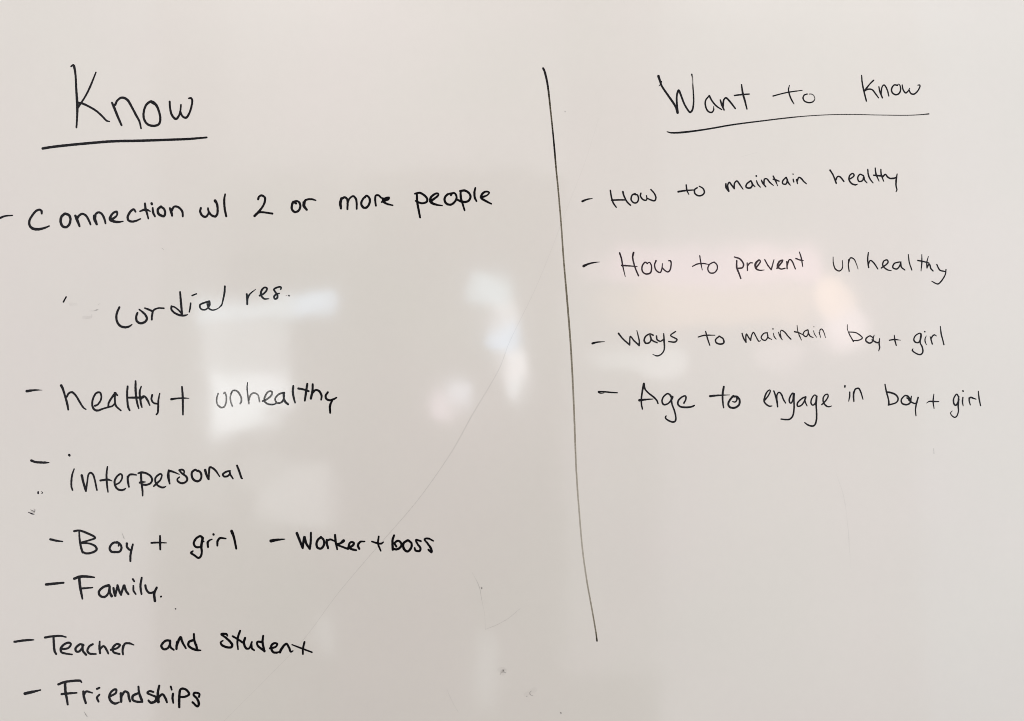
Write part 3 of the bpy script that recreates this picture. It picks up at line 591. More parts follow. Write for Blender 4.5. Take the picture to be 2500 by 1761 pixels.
-436.4,-430.8,2.8 -429.4,-434.9,2.8 -421.0,-440.5,3.1
-417.1,-433.5,3.3 -418.9,-441.2,3.3 -415.5,-449.6,3.3 -410.6,-449.6,2.8 -406.4,-439.8,2.5
-407.1,-442.6,2.8 -406.4,-449.6,3.1 -402.9,-452.6,2.5
-388.7,-430.1,2.8 -389.7,-439.8,3.3 -386.9,-454.4,3.1
-390.4,-439.8,3.6 -398.0,-439.8,2.8 -397.3,-445.4,3.1 -391.8,-450.3,3.3 -386.5,-453.7,3.1
-377.8,-449.6,3.3 -369.5,-447.5,2.8 -366.7,-442.6,2.8 -372.3,-441.9,3.1 -376.4,-446.8,3.3 -373.7,-455.1,3.3 -368.1,-456.5,3.1 -363.9,-455.1,2.2
-362.5,-455.8,3.6 -360.4,-451.0,3.6 -352.7,-442.6,3.1 -347.9,-449.6,3.1 -345.8,-455.1,2.8 -342.3,-453.7,1.7
-343.7,-444.0,1.7 -329.1,-449.6,2.5 -312.6,-455.8,2.2
-324.2,-439.8,2.8 -326.7,-451.0,2.8 -326.7,-458.6,2.5
L list_line|"- Friendships" at the bottom left
W dash
-761.0,-520.4,4.2 -749.8,-517.9,3.9 -736.6,-514.8,2.0
W word|"Friendships"
-708.7,-506.0,3.3 -699.7,-502.5,3.3 -684.3,-500.4,3.3 -674.6,-500.4,3.3 -672.5,-502.8,2.0
-698.3,-503.9,3.6 -697.6,-517.9,3.6 -695.7,-527.6,3.3 -694.1,-537.4,2.8
-703.8,-521.3,3.1 -691.3,-520.0,3.3 -680.1,-519.3,2.2
-669.7,-517.2,3.3 -669.0,-524.8,3.6 -665.9,-535.3,3.1
-669.0,-522.7,3.1 -665.5,-517.2,3.3 -655.7,-519.3,2.0
-644.6,-522.0,2.5 -648.4,-526.9,3.3 -646.0,-532.9,2.8
-648.4,-513.0,3.1 -644.6,-511.3,2.8
-626.5,-524.1,3.1 -618.8,-519.3,2.8 -618.8,-513.7,3.3 -625.1,-516.5,3.1 -629.3,-524.8,3.3 -626.5,-532.5,3.6 -620.2,-536.0,3.6 -613.9,-533.9,2.2
-611.1,-520.0,3.6 -610.7,-526.2,3.9 -610.7,-533.2,3.3
-610.5,-524.8,3.6 -604.9,-517.2,3.3 -600.0,-519.3,3.3 -598.6,-526.2,3.6 -596.8,-532.5,3.1
-583.7,-509.5,2.8 -582.6,-519.3,3.3 -579.1,-529.0,3.9 -577.7,-533.2,3.1
-584.7,-520.0,3.3 -592.3,-524.1,3.6 -592.3,-530.4,3.3 -585.4,-533.2,3.3 -578.4,-533.2,2.8
-560.3,-517.9,2.8 -565.9,-516.5,3.1 -570.0,-519.3,2.8 -563.1,-522.7,2.8 -556.1,-526.2,3.3 -557.5,-532.5,3.9 -564.5,-534.6,3.6 -567.9,-531.1,2.8
-551.2,-508.1,3.1 -553.3,-519.3,3.6 -552.6,-533.2,4.5
-551.9,-526.2,3.3 -546.3,-521.3,3.1 -541.5,-527.6,3.3 -539.1,-533.9,2.8
-529.6,-520.6,3.1 -530.3,-527.6,3.3 -529.2,-534.9,2.5
-533.1,-509.5,2.8 -531.7,-514.4,2.5
-519.9,-541.6,3.3 -519.9,-527.6,3.6 -517.8,-513.7,3.3 -510.1,-513.7,3.3 -504.5,-521.3,3.3 -511.5,-525.5,3.1 -518.5,-525.5,2.8
-489.1,-525.5,3.1 -488.6,-520.6,2.8 -496.3,-519.3,3.3 -497.4,-522.7,3.1 -492.1,-528.3,3.3 -489.3,-536.0,3.6 -491.4,-540.6,3.1 -499.1,-533.9,3.1
L heading|smaller underlined heading "Want to Know" at the top right
W word|"Want"
228.8,444.4,3.6 231.3,436.6,2.9 234.1,428.8,2.7 244.6,413.2,2.9 255.8,396.5,3.1 258.8,387.0,3.3
258.8,387.0,3.3 257.8,398.7,2.7 257.5,413.2,2.5 260.3,422.1,3.1 263.6,415.4,2.7 269.2,400.9,2.5 275.9,389.8,2.5 278.7,387.8,2.7 282.0,392.0,2.5 283.7,403.1,2.2 283.5,416.5,2.0 282.7,427.7,1.8,0.80 282.2,434.4,1.8,0.45 282.0,441.1,1.6,0.50 280.9,447.2,2.0
233.5,436.0,1.8 232.4,432.1,1.8 229.6,428.8,0.89
308.2,413.7,2.0 302.6,406.5,2.2 302.4,397.6,2.2 306.0,389.8,2.2 311.5,387.5,2.2 314.9,390.9,2.0 315.1,397.0,1.11
308.2,413.7,2.5 312.7,405.4,2.2 319.4,397.6,2.2 327.7,392.0,1.6
325.5,407.0,2.0 327.7,399.8,2.7 331.4,391.4,2.0
329.4,396.5,2.9 331.1,407.6,2.2 334.4,410.4,2.5 341.7,403.1,2.5 348.9,393.7,2.0
358.6,431.0,1.8 360.6,417.6,2.7 364.0,405.4,2.5 367.1,392.9,1.8
347.5,414.1,2.0 358.4,415.4,2.2 370.6,416.3,1.8
W word|"to"
433.5,429.9,1.3 432.0,423.2,1.8 433.9,414.3,2.0 437.2,406.5,2.0 440.6,400.9,1.3
407.9,413.2,1.8 419.9,416.5,1.6 432.7,419.3,1.8 453.4,422.1,1.3
461.2,416.3,1.8 456.7,414.8,2.0 454.7,409.8,2.0 457.8,404.8,2.0 464.5,402.9,2.0 470.1,404.3,1.8 473.2,408.7,1.3,0.70 471.2,414.3,1.3,0.70 467.9,416.3,1.3 464.3,416.3,1.3
W word|"Know" ending the right heading
546.3,445.5,1.6 547.0,435.5,2.0 549.3,423.2,2.2 553.7,405.4,2.0
564.9,437.7,2.2 558.2,431.0,1.8 551.5,422.1,2.7
550.4,421.5,2.9 556.0,423.8,2.0 562.6,423.2,2.0 568.2,416.5,2.0 572.7,410.4,1.6
573.2,427.7,1.6 574.9,419.9,2.2 578.8,410.4,2.0
576.6,416.5,2.0 578.3,427.7,1.8 581.6,430.5,2.0 586.1,423.2,2.0 588.8,413.2,1.6
602.2,429.9,2.2 597.2,430.5,2.0 593.0,424.3,2.2 594.4,418.2,2.2 600.0,415.2,2.2 605.0,417.6,2.2 607.2,423.2,2.0 606.1,429.9,1.6 603.9,431.9,1.3 601.7,429.9,1.3
609.7,430.5,1.6 611.1,423.2,2.0 615.0,418.2,2.2 618.9,421.0,1.8 621.4,425.4,1.3
620.6,422.1,1.8 622.9,417.6,2.0 627.3,416.0,2.2 632.9,419.9,2.0 637.3,427.7,1.8 637.1,430.5,1.8 634.0,430.1,1.3
W underline|thin slanting stroke under "Want to Know"
242.2,357.4,1.3 249.1,355.8,2.2 266.9,356.5,2.7 300.4,360.8,2.2 345.0,368.4,2.0 389.6,374.2,1.7,0.95 434.2,379.5,1.6,0.90 466.5,382.4,1.3,0.85 503.5,384.2,1.2,0.85 537.0,384.4,1.2,0.80 570.4,383.6,1.2,0.80 615.0,383.1,1.2,0.80 637.3,384.0,1.3,0.85 651.3,385.3,1.6
L list_line|"- How to maintain healthy"
W dash
109.9,248.7,2.9 117.2,251.7,2.2 125.5,253.2,1.11
W word|"How"
153.6,265.8,2.0 155.7,253.7,2.2 158.4,245.9,2.2 162.9,239.4,1.8
155.7,250.4,2.2 165.1,250.9,2.2 176.3,250.9,2.0
173.3,263.7,2.5 174.6,258.2,2.2 179.6,248.1,2.2 185.2,242.6,2.0
192.4,260.4,2.5 188.0,258.7,2.2 186.1,251.5,2.2 190.2,246.5,2.2 195.2,247.0,2.2 197.7,252.6,2.2 195.8,258.7,2.2 192.4,259.3,2.2
201.4,261.5,2.0 200.6,257.1,2.2 204.7,251.5,2.2 209.7,250.4,2.0 210.8,253.7,1.8 210.0,257.6,1.6
212.0,253.2,1.8 218.1,250.4,2.2 223.1,249.8,2.2 224.8,254.8,2.2 222.0,261.5,2.0 217.0,267.1,2.0
W word|"to"
259.7,263.7,2.7 269.9,265.4,2.5 284.4,266.5,1.6
272.2,274.3,2.0 273.3,266.0,2.2 276.4,259.3,1.3
289.4,269.9,2.0 285.5,267.1,2.2 285.5,261.5,2.2 290.6,257.6,2.2 296.7,258.2,2.2 300.6,262.6,2.2 298.4,268.8,2.0 292.5,272.4,1.6
W word|"maintain"
334.2,276.3,2.0 334.5,270.7,2.8 338.7,264.4,2.2
338.7,264.4,2.2 337.0,273.5,2.0 339.4,278.4,2.2 343.6,273.5,2.2 347.3,268.6,2.2
347.3,268.6,2.0 347.7,277.0,2.0 351.5,280.5,2.2 355.4,275.6,2.2 361.0,267.6,1.4
372.8,280.7,2.2 366.6,275.6,2.2 365.9,270.7,2.2 372.1,269.6,2.5 375.6,274.2,2.2 373.5,280.5,2.2
373.5,280.5,2.2 376.3,274.9,2.2 379.8,271.4,1.4
381.9,281.2,1.4 384.0,275.6,2.0 388.2,270.7,1.4
381.6,288.4,2.4 381.8,288.1,2.4
389.6,282.1,1.4 391.6,277.7,2.5 396.5,271.4,1.7
393.7,276.3,2.2 394.4,283.3,2.0 397.9,284.0,2.0 402.8,278.4,2.2 408.4,273.5,1.4
408.1,288.1,2.0 411.9,280.5,2.2 415.1,272.8,1.11
408.1,283.3,2.0 412.6,281.9,2.5 417.4,280.2,1.7
427.9,286.0,2.0 423.0,280.5,2.0 423.0,276.3,2.0 427.9,275.6,2.2 430.0,281.2,2.0 428.6,286.0,2.0
430.0,283.3,2.0 431.4,278.4,2.2 434.9,273.8,1.4
439.3,283.3,1.7 440.2,279.1,2.0
439.0,291.3,1.7 439.3,291.1,1.7
444.6,282.6,2.0 446.0,276.6,1.7
445.7,280.5,2.0 448.1,286.0,2.0 451.6,284.7,2.2 455.8,279.8,2.0 460.2,276.0,1.4
W word|"healthy" in thin letters
496.9,297.5,2.2 501.8,289.5,2.0 506.6,277.0,2.2
505.9,281.9,2.2 508.7,287.4,2.0 512.9,286.7,2.2 518.5,279.8,2.0
528.9,284.0,2.0 534.5,288.8,2.0 532.4,292.3,2.0 527.5,288.8,2.0 526.8,281.9,2.2 531.0,276.3,2.2 536.6,274.5,2.2 540.1,275.6,1.11
549.1,288.8,2.0 543.6,290.9,2.0 540.1,285.3,2.0 542.2,279.8,2.0 547.7,281.2,2.0 549.8,287.4,2.2 550.5,282.6,2.0 554.7,277.4,1.4
555.8,298.6,1.7 556.8,290.2,2.0 559.6,283.3,2.0 564.2,277.4,1.4
567.5,300.7,1.7 568.7,291.6,2.2 573.5,280.2,1.4
565.2,289.5,2.2 572.8,288.8,2.5 579.8,288.1,2.2
576.3,298.6,1.7 577.0,290.2,2.2 580.9,279.8,1.4
579.8,287.4,2.2 583.3,290.9,2.0 586.8,286.7,2.2
586.1,287.4,2.2 590.3,284.7,2.2 596.5,284.7,2.5 600.0,286.0,2.0
601.8,291.6,1.4 600.4,283.3,2.5 600.0,273.5,2.0 601.4,266.5,1.7 600.0,263.7,1.4
L list_line|"- How to prevent unhealthy"
W dash
111.9,147.5,3.6 119.1,150.8,2.5 128.0,153.0,2.0 137.5,154.0,0.67
W word|"How"
168.2,168.1,2.2 171.0,159.2,2.2 173.2,146.9,1.8 176.9,131.3,1.2,0.85
171.5,148.6,2.5 180.4,148.0,2.0 195.5,146.9,1.3
189.9,168.6,2.7 188.5,161.4,2.2 190.5,151.4,2.0 193.8,141.3,2.0 197.7,132.4,2.0
211.7,151.4,1.8 207.8,153.6,2.0 203.3,146.9,2.0 203.9,139.1,2.0 209.4,135.2,2.2 216.1,136.9,2.2 218.1,143.6,2.0 217.2,150.2,1.8 214.5,153.4,1.6 211.1,151.4,1.6
225.0,156.0,2.2 222.8,149.1,1.8 225.0,141.3,2.0 231.2,137.4,2.0 234.0,142.4,1.8 235.1,151.4,1.3
235.1,144.7,1.8 239.5,140.2,1.8 244.0,138.5,2.0 247.3,142.4,2.0 248.7,152.5,1.8 247.3,155.8,2.2 244.6,155.8,1.6
W word|"to"
282.1,147.1,1.6 289.7,150.8,1.8 298.6,151.6,1.8 307.6,150.0,1.3
293.3,163.6,1.6 295.3,151.4,1.8 297.3,141.3,1.11
314.8,153.6,1.8 308.7,150.2,1.8 305.9,143.6,1.8 308.7,137.4,1.8 315.4,136.9,2.0 320.4,142.4,1.8 320.4,149.1,1.8 315.9,153.8,1.8
W word|"prevent"
347.6,161.7,1.9 356.2,158.6,2.2 361.7,150.8,2.2 360.1,145.3,2.2 353.1,143.8,2.2
351.2,156.3,1.9 351.2,145.3,2.5 354.7,136.0,2.2 357.5,128.2,1.9
367.5,152.4,1.6 367.9,141.0,1.9
367.9,147.7,1.9 371.8,152.4,1.9 376.2,152.4,1.4
381.2,144.6,2.2 388.2,154.7,1.9 385.9,157.0,2.2 380.4,150.8,3.1 381.2,143.8,2.5 386.7,141.0,1.9 394.0,141.4,1.2
394.9,157.5,1.6 399.9,148.5,1.9 405.1,141.9,1.9
405.1,141.9,1.9 409.3,157.5,1.4
414.0,144.1,2.2 421.8,153.9,2.2 423.3,157.0,1.6 417.9,154.7,2.5 414.8,146.9,2.5 420.2,143.0,1.9 426.5,144.1,1.9
429.3,154.7,1.6 429.9,143.5,1.9
429.9,148.5,1.9 433.5,157.8,1.9 437.4,155.5,1.9 442.8,143.0,1.6
449.1,169.5,1.4 452.2,159.4,1.9 454.2,146.9,1.4
443.6,159.4,1.9 449.9,157.0,1.9 455.3,156.3,1.2
W word|"unhealthy" thin and spaced out
501.7,161.7,1.2 502.2,151.6,1.6 505.3,143.0,1.9 511.5,139.9,1.9 516.2,144.6,1.6 516.2,156.3,1.2
525.6,157.8,1.2 525.6,148.5,1.6 526.8,139.4,1.6
525.6,151.6,1.6 528.7,160.2,1.9 534.2,158.6,1.6 538.1,150.8,1.4,0.80 540.7,143.0,1.2,0.70
556.8,168.7,1.6 555.7,157.8,2.0 557.3,145.3,1.9
556.3,149.2,1.9 559.9,156.3,1.9 565.4,152.4,2.0 571.6,143.0,1.6
577.1,144.6,2.0 587.2,152.4,2.0 586.5,157.0,1.9 581.0,155.5,1.9 579.4,148.5,2.0 585.7,142.2,2.0 592.7,140.3,1.2
605.2,153.9,1.9 597.4,151.6,2.0 595.0,145.3,2.0 601.3,143.0,2.0 606.0,148.5,1.9 607.5,153.9,2.0
607.5,152.4,1.9 608.3,146.1,2.0 613.8,141.4,1.6
619.2,165.6,1.4 620.8,153.1,1.7 624.7,141.4,1.6
640.3,165.6,1.2 640.3,153.1,1.9 639.1,139.9,1.2
634.1,156.3,2.0 642.7,154.7,2.0 651.2,152.4,1.7
650.5,162.5,1.2 648.1,153.1,1.7 648.4,144.6,1.7
648.4,145.3,1.9 652.0,150.8,1.9 654.4,143.8,2.0 657.8,139.9,1.7
663.7,150.0,1.7 668.4,141.4,1.9 676.2,139.1,1.7
678.1,142.2,1.6 677.0,134.4,1.7 671.5,125.0,2.0 665.3,119.6,1.9 655.9,123.8,1.4
L list_line|"- Ways to maintain boy + girl"
W dash
125.8,26.7,3.1 133.0,28.6,2.2 144.7,29.5,0.89
W word|"Ways"
166.5,42.3,2.5 173.2,33.9,2.2 183.8,24.4,2.2
183.8,24.4,2.2 184.1,32.8,1.8 184.9,37.8,2.0 191.0,30.6,2.2 198.6,23.9,2.5
198.6,23.3,2.2 199.0,29.5,2.0 197.2,38.4,1.8,0.90 195.1,46.7,1.3
220.6,39.5,2.2 215.5,41.5,2.0 208.9,37.8,2.2 206.6,31.7,2.5 208.9,27.2,2.5 214.4,27.8,2.2 217.2,32.8,2.0 215.8,38.9,2.2
216.1,38.4,2.0 218.9,31.7,2.2 226.7,27.8,2.0
225.8,38.4,2.0 226.7,32.8,2.2 231.7,30.0,2.0 237.3,33.4,1.8
237.0,42.0,1.6 237.6,31.7,2.5 237.8,17.2,2.0 233.4,10.0,1.8 226.7,7.2,2.0 220.0,9.6,1.11
255.5,45.3,2.0 247.9,39.3,1.8 254.6,35.0,2.0 257.9,32.8,2.0 254.6,28.9,2.2 244.8,29.7,1.8
W word|"to"
291.1,36.7,1.6 300.3,39.3,2.0 317.0,39.5,1.3
302.5,45.6,1.6 305.3,35.0,2.0 309.0,23.9,1.6
323.7,37.8,2.0 318.1,32.8,2.0 319.2,27.8,2.2 325.9,25.6,2.2 330.9,27.8,2.5 329.8,33.9,2.0 323.7,38.1,2.0
W word|"maintain"
359.5,42.3,1.8 361.8,35.0,2.0 365.7,28.6,2.0
365.7,28.6,1.8 365.4,37.3,1.8 366.2,41.5,1.8 369.6,36.2,1.8 372.9,31.5,2.0
372.9,31.7,1.8 374.4,39.5,1.6 377.4,44.0,1.8 380.7,38.4,1.6 385.7,30.0,1.8 388.5,31.1,1.11
399.1,43.4,1.6 393.5,42.3,1.8 389.3,36.2,1.8 391.9,32.3,1.8 396.3,31.7,1.8 399.7,37.3,1.6 398.6,43.4,1.6
399.1,41.2,1.6 400.2,36.2,1.8 405.8,32.8,1.3
408.3,42.8,1.11 409.7,37.3,1.6 412.7,33.4,1.3
407.7,49.5,1.8 407.8,49.2,1.8
416.1,44.5,1.11 418.6,38.4,2.0 422.3,32.3,1.3
420.1,37.3,1.6 419.2,44.0,1.3 420.9,47.3,1.6 425.9,44.5,1.8 430.9,38.4,1.8 435.7,33.4,1.8
445.4,55.1,1.11 446.5,46.2,1.3 449.3,38.4,1.6 452.3,31.9,1.11
441.5,45.1,2.0 448.2,43.4,1.8 453.8,40.6,1.3
462.1,47.9,1.8 457.1,45.6,1.6 454.9,40.6,1.6 459.3,37.3,1.8 462.7,41.7,1.6 462.7,47.3,1.6
462.7,45.1,1.3 465.5,38.4,1.8 470.5,35.9,1.3
471.0,46.7,0.89 472.7,41.2,1.3 475.8,36.4,1.11
471.6,52.9,1.3,0.70 471.7,52.5,1.3,0.70
479.4,44.0,0.89 481.1,40.1,1.4 481.9,36.2,1.2
480.5,40.6,1.11 481.6,48.4,1.6 484.4,49.0,1.6 487.8,42.8,1.4 489.7,35.9,1.2
W word|"boy" with a leaning b
524.2,56.2,1.00,0.80 524.0,49.5,1.11 527.4,40.6,1.6 533.5,29.5,1.6
527.4,44.5,1.6 537.4,43.4,1.6 545.2,38.4,1.8 547.4,35.0,1.6 541.9,31.7,1.7 533.5,31.1,1.8
558.6,38.4,1.8 553.6,35.0,2.0 553.0,30.6,2.2 558.6,27.2,2.2 563.0,29.5,2.0 564.2,35.0,1.8 559.7,38.6,1.8
565.8,39.5,1.3 564.2,35.0,1.8
562.5,32.3,1.6 566.9,29.5,2.2 570.8,27.8,2.2 574.2,29.5,1.6
574.4,34.5,1.3 573.6,26.1,2.0 574.4,20.5,2.0 572.9,15.0,1.3
W word|plus sign
589.6,31.7,1.6 597.6,32.8,2.2 607.1,31.7,0.89
597.3,39.5,1.3 598.2,31.7,2.0 600.4,23.7,1.6
W word|"girl"
639.4,38.4,2.2 637.7,42.6,1.6 631.1,39.5,1.8 627.9,33.9,1.8 629.1,29.5,2.2 634.4,27.8,1.8 637.7,31.7,2.2 638.9,37.8,2.7
639.8,41.7,1.3 637.7,28.4,1.8 641.1,20.5,2.0 641.7,12.7,2.0 637.7,9.2,2.0 630.5,11.6,1.8 625.3,16.1,2.0 626.6,18.5,1.11
647.2,38.4,1.11 645.3,33.4,1.6 645.8,28.4,1.6 647.6,24.8,1.00
644.8,45.1,2.0 645.1,44.9,1.9
653.4,37.3,1.3 655.0,31.7,2.0 656.7,25.6,1.8
654.5,33.9,2.0 657.3,38.4,2.0 660.0,40.1,1.9 663.4,38.2,1.11
669.3,53.4,1.3 670.6,41.7,2.0 672.9,32.8,1.8 674.8,24.8,1.8
L list_line|"- Age to engage in boy + girl"
W dash
135.5,-49.1,2.9 142.8,-48.7,2.0 153.9,-49.8,2.2 164.5,-50.4,1.6
135.5,-49.8,2.0 138.3,-51.5,1.11 143.9,-50.6,1.3
W word|"Age"
206.0,-36.1,2.9 203.6,-48.2,2.5 202.1,-60.4,2.2 202.4,-69.3,2.2 203.8,-75.8,2.0
206.0,-36.5,2.9 208.0,-44.8,2.2 214.1,-51.5,2.2 221.9,-57.6,2.5 226.4,-62.7,2.2 228.1,-67.1,2.0
199.1,-62.1,3.6 208.6,-61.0,2.5 220.3,-60.2,1.3
249.3,-57.1,2.9 245.4,-52.4,2.2 242.0,-52.1,2.2 236.4,-57.1,2.2 234.4,-63.8,2.2 237.0,-68.8,2.5 243.1,-67.7,2.0 248.2,-62.7,2.5 250.4,-57.1,3.8
248.7,-61.5,2.7 250.4,-69.3,2.2 253.7,-78.3,2.2 256.0,-89.4,2.2 254.8,-95.0,2.5 249.8,-95.9,2.5 242.0,-92.2,2.2 239.8,-89.4,2.2 240.7,-86.6,1.8
268.6,-66.6,2.2 271.6,-60.4,2.2 271.0,-55.4,2.2 265.4,-57.1,2.2 259.9,-62.7,2.5 259.3,-68.2,2.5 263.2,-72.1,2.5 272.1,-73.2,2.7 281.0,-72.1,2.5 284.9,-70.2,2.0
W word|"to" with a curl inside the o
309.5,-55.7,3.1 320.1,-54.6,2.5 340.1,-53.7,0.89
330.9,-40.9,2.7 329.0,-53.7,2.7 329.5,-66.0,2.2 330.7,-73.8,1.8
345.7,-55.4,2.9 341.3,-60.4,2.7 337.9,-67.1,2.7 340.1,-72.7,2.7 347.9,-73.8,2.9 354.6,-69.3,2.7 355.5,-61.5,2.7 351.3,-56.5,2.9 346.3,-56.2,2.9
351.3,-57.1,2.5 351.3,-61.5,2.2 348.5,-64.9,2.0 344.4,-64.0,1.3
W word|"engage"
395.3,-61.8,2.0 400.8,-54.3,2.0 403.7,-47.6,1.8 402.4,-45.9,1.7 397.8,-50.1,2.2 394.5,-58.5,2.3 394.1,-64.3,2.3 398.3,-69.3,2.3 402.4,-71.4,2.2 406.2,-71.0,1.5
409.1,-47.6,2.0 411.2,-53.5,2.2 414.1,-64.3,2.7 415.0,-72.3,2.0
413.7,-62.7,2.2 414.1,-53.5,2.0 417.1,-49.7,2.0 420.8,-52.6,2.2 424.2,-61.0,2.2 427.5,-66.4,1.8
440.9,-52.2,2.2 438.4,-50.9,2.0 433.8,-58.5,2.2 433.4,-64.3,2.2 435.9,-66.8,2.0 438.8,-61.8,2.0 439.6,-52.6,2.0
440.9,-51.8,2.3 440.5,-61.0,2.2 440.7,-74.4,2.2 438.8,-86.1,2.3 434.2,-91.5,2.3 428.4,-92.3,2.2 420.4,-91.5,1.8
458.9,-56.8,2.0 454.3,-58.5,2.2 446.3,-66.0,2.2 446.3,-71.4,2.2 451.8,-70.2,2.0 456.8,-63.5,2.0 458.9,-56.8,2.3
458.9,-57.6,2.2 457.6,-62.7,2.2 461.0,-71.0,1.5
476.4,-56.0,2.0 472.7,-53.9,1.7 468.1,-60.1,2.0 467.2,-66.8,2.0 470.2,-69.8,2.0 474.4,-66.0,2.2 476.0,-56.0,2.7
476.0,-59.3,2.2 475.2,-69.3,2.2 475.9,-81.1,2.2 475.6,-92.8,2.3 472.7,-101.1,2.3 467.7,-102.4,2.3 461.8,-100.3,2.2 457.2,-96.9,1.5
484.0,-68.9,1.8 490.2,-62.7,2.0 494.0,-56.0,1.8 492.7,-52.6,1.8 488.6,-54.3,1.8 486.1,-59.3,2.0 486.9,-66.0,2.2 491.1,-71.0,2.2 495.3,-72.3,1.8 499.4,-71.0,1.3
W word|"in" with a high dot
527.7,-49.3,1.8 527.5,-56.0,2.0 526.0,-63.7,1.17
520.2,-39.4,2.2 520.0,-41.3,2.3
533.7,-49.3,2.0 533.6,-56.8,2.3 534.1,-63.9,1.7
533.7,-52.6,2.2 536.2,-45.1,2.2 541.3,-43.4,2.2 544.6,-48.4,2.2 548.4,-60.6,1.5
W word|"boy"
582.8,-37.3,1.8 584.9,-48.4,2.2 588.1,-60.3,2.0 589.0,-68.6,2.6
585.8,-49.3,2.4 591.8,-50.2,2.6 600.1,-53.9,2.4 603.3,-60.3,2.2 600.1,-65.8,2.0 588.1,-69.5,2.2
617.5,-55.3,2.2 613.9,-54.8,2.0 608.3,-61.2,2.0 609.3,-66.7,2.2 614.8,-69.0,2.4 620.3,-67.7,2.2 623.1,-63.1,2.0 619.4,-56.6,2.4 616.6,-54.8,2.2
617.1,-58.5,2.0 621.2,-61.2,2.2
624.0,-55.7,1.5 623.1,-62.1,1.8
620.3,-62.1,2.2 624.0,-64.9,2.0 629.5,-67.2,2.0 633.2,-64.9,1.7
634.6,-57.6,2.0 631.8,-67.7,2.2 630.4,-76.9,1.8 631.2,-86.5,1.5
W word|plus sign
647.4,-66.7,0.74 651.6,-64.0,1.8 658.0,-64.0,2.2 666.8,-64.2,1.5
659.1,-52.5,1.3 658.0,-64.0,2.0 659.4,-75.0,1.3
W word|"girl"
697.6,-56.6,1.8 694.8,-52.5,1.8 690.2,-59.4,2.0 690.2,-66.7,2.2 693.0,-70.0,2.4 696.6,-65.8,2.0 698.0,-56.6,2.0
698.0,-60.3,2.2 697.1,-71.3,2.2 697.6,-78.7,1.7 694.8,-87.0,1.7 691.1,-88.8,1.8 686.1,-84.7,1.5 685.2,-81.9,1.5 687.9,-78.7,0.92
704.5,-57.6,1.7 703.8,-64.0,2.0 704.9,-70.9,1.3
704.5,-47.4,2.2 704.9,-48.0,2.0
714.1,-58.5,1.8 714.6,-64.0,2.0 716.2,-69.5,1.5
714.1,-62.1,1.8 716.0,-57.6,2.4 720.6,-58.9,2.2 725.2,-60.5,1.3
728.6,-47.9,1.5 729.8,-59.4,2.0 732.1,-70.4,1.8
S divider_line|long wavering stroke between the two lists, black above and faded brown below
48.6,456.6,2.8 51.2,450.9,3.0 55.7,430.4,2.7 61.1,383.0,2.1,0.75 64.0,355.5,2.1 66.6,327.4,2.4 69.1,297.9,2.1,0.78 71.7,272.3,2.1,0.69 76.5,216.6,2.1,0.61 81.0,153.9,2.1,0.64 87.0,84.8,2.4,0.65 92.2,15.7,2.4,0.61 96.3,-63.7,2.3,0.51 100.2,-166.1,2.1,0.41 104.1,-225.6,2.1,0.34 110.1,-294.7,2.0,0.33 116.9,-344.0,2.0,0.39 125.8,-393.6,2.0,0.49 131.2,-425.3,1.9,0.61 132.8,-438.1,2.0
S stray_mark|pair of small ink dots under the dash of "interpersonal"
-740.3,-205.3,2.2 -740.3,-207.5,2.5
-735.5,-205.0,0.84 -733.6,-205.9,1.17 -733.8,-207.3,1.3 -735.1,-208.1,0.84
S stray_mark|smudged purple ink blot left of "Boy"
-755.6,-237.1,1.00,0.80 -749.3,-239.7,2.0,0.90 -746.4,-240.2,0.84,0.80
-752.2,-233.2,0.75,0.55 -748.5,-235.1,1.00,0.60 -745.5,-236.4,0.67,0.50
-751.4,-235.6,1.7,0.12 -747.6,-236.4,3.3,0.12 -745.5,-233.5,3.3,0.10
-746.8,-231.4,0.50,0.40 -746.4,-235.6,0.84,0.40 -746.8,-238.1,1.17,0.45
S stray_mark|tiny ink speck between "Family" and "student"
-525.8,-387.9,1.8,0.90 -525.5,-388.1,1.8,0.90
S stray_mark|faint violet tick above "Boy"
-609.4,-269.1,0.70,0.22 -607.8,-273.3,0.84,0.30 -605.9,-278.2,0.98,0.40
S stray_mark|faint tick under "Friendships"
-668.3,-549.2,0.98,0.25 -666.2,-552.7,1.3,0.40 -663.7,-556.6,0.84,0.30
S stray_mark|faint short tick between "Connection" and "Cordial"
-547.0,175.7,0.70,0.22 -544.3,173.5,0.70,0.22
S scratch|thin curved scratch with a speck beside it, left of the divider's lower half
-62.4,-330.9,0.49,0.08 -57.6,-339.7,0.59,0.11 -53.7,-347.5,0.88,0.21 -49.8,-358.3,0.78,0.17 -48.4,-368.0,0.78,0.17 -45.3,-383.6,0.59,0.09 -42.9,-395.3,0.59,0.08 -41.4,-419.7,0.59,0.08
-47.4,-354.9,2.0,0.38 -47.4,-356.1,1.8,0.38
-41.4,-420.1,0.78,0.13 -33.2,-416.8,0.78,0.12 -23.4,-412.9,0.78,0.13 -11.7,-406.6,0.78,0.13 -3.9,-401.6,0.78,0.11 5.9,-393.4,0.78,0.12 12.7,-387.5,0.59,0.11
S stray_mark|small olive smudge near the bottom of the board
-18.5,-490.9,1.17,0.17 -16.6,-485.1,1.4,0.15 -13.7,-483.1,2.0,0.12
-16.6,-488.0,1.17,0.17 -12.7,-486.6,1.6,0.21 -9.4,-488.0,0.98,0.21
-19.5,-483.1,5.9,0.04 -11.7,-484.1,7.8,0.04 -13.7,-489.0,5.9,0.04
S stray_mark|small curled dark fleck near the bottom edge
30.2,-516.3,0.78,0.21 27.7,-519.2,1.17,0.25 29.3,-522.7,1.17,0.25 32.8,-523.7,0.78,0.21
23.0,-524.7,1.4,0.21 23.4,-525.5,1.17,0.21
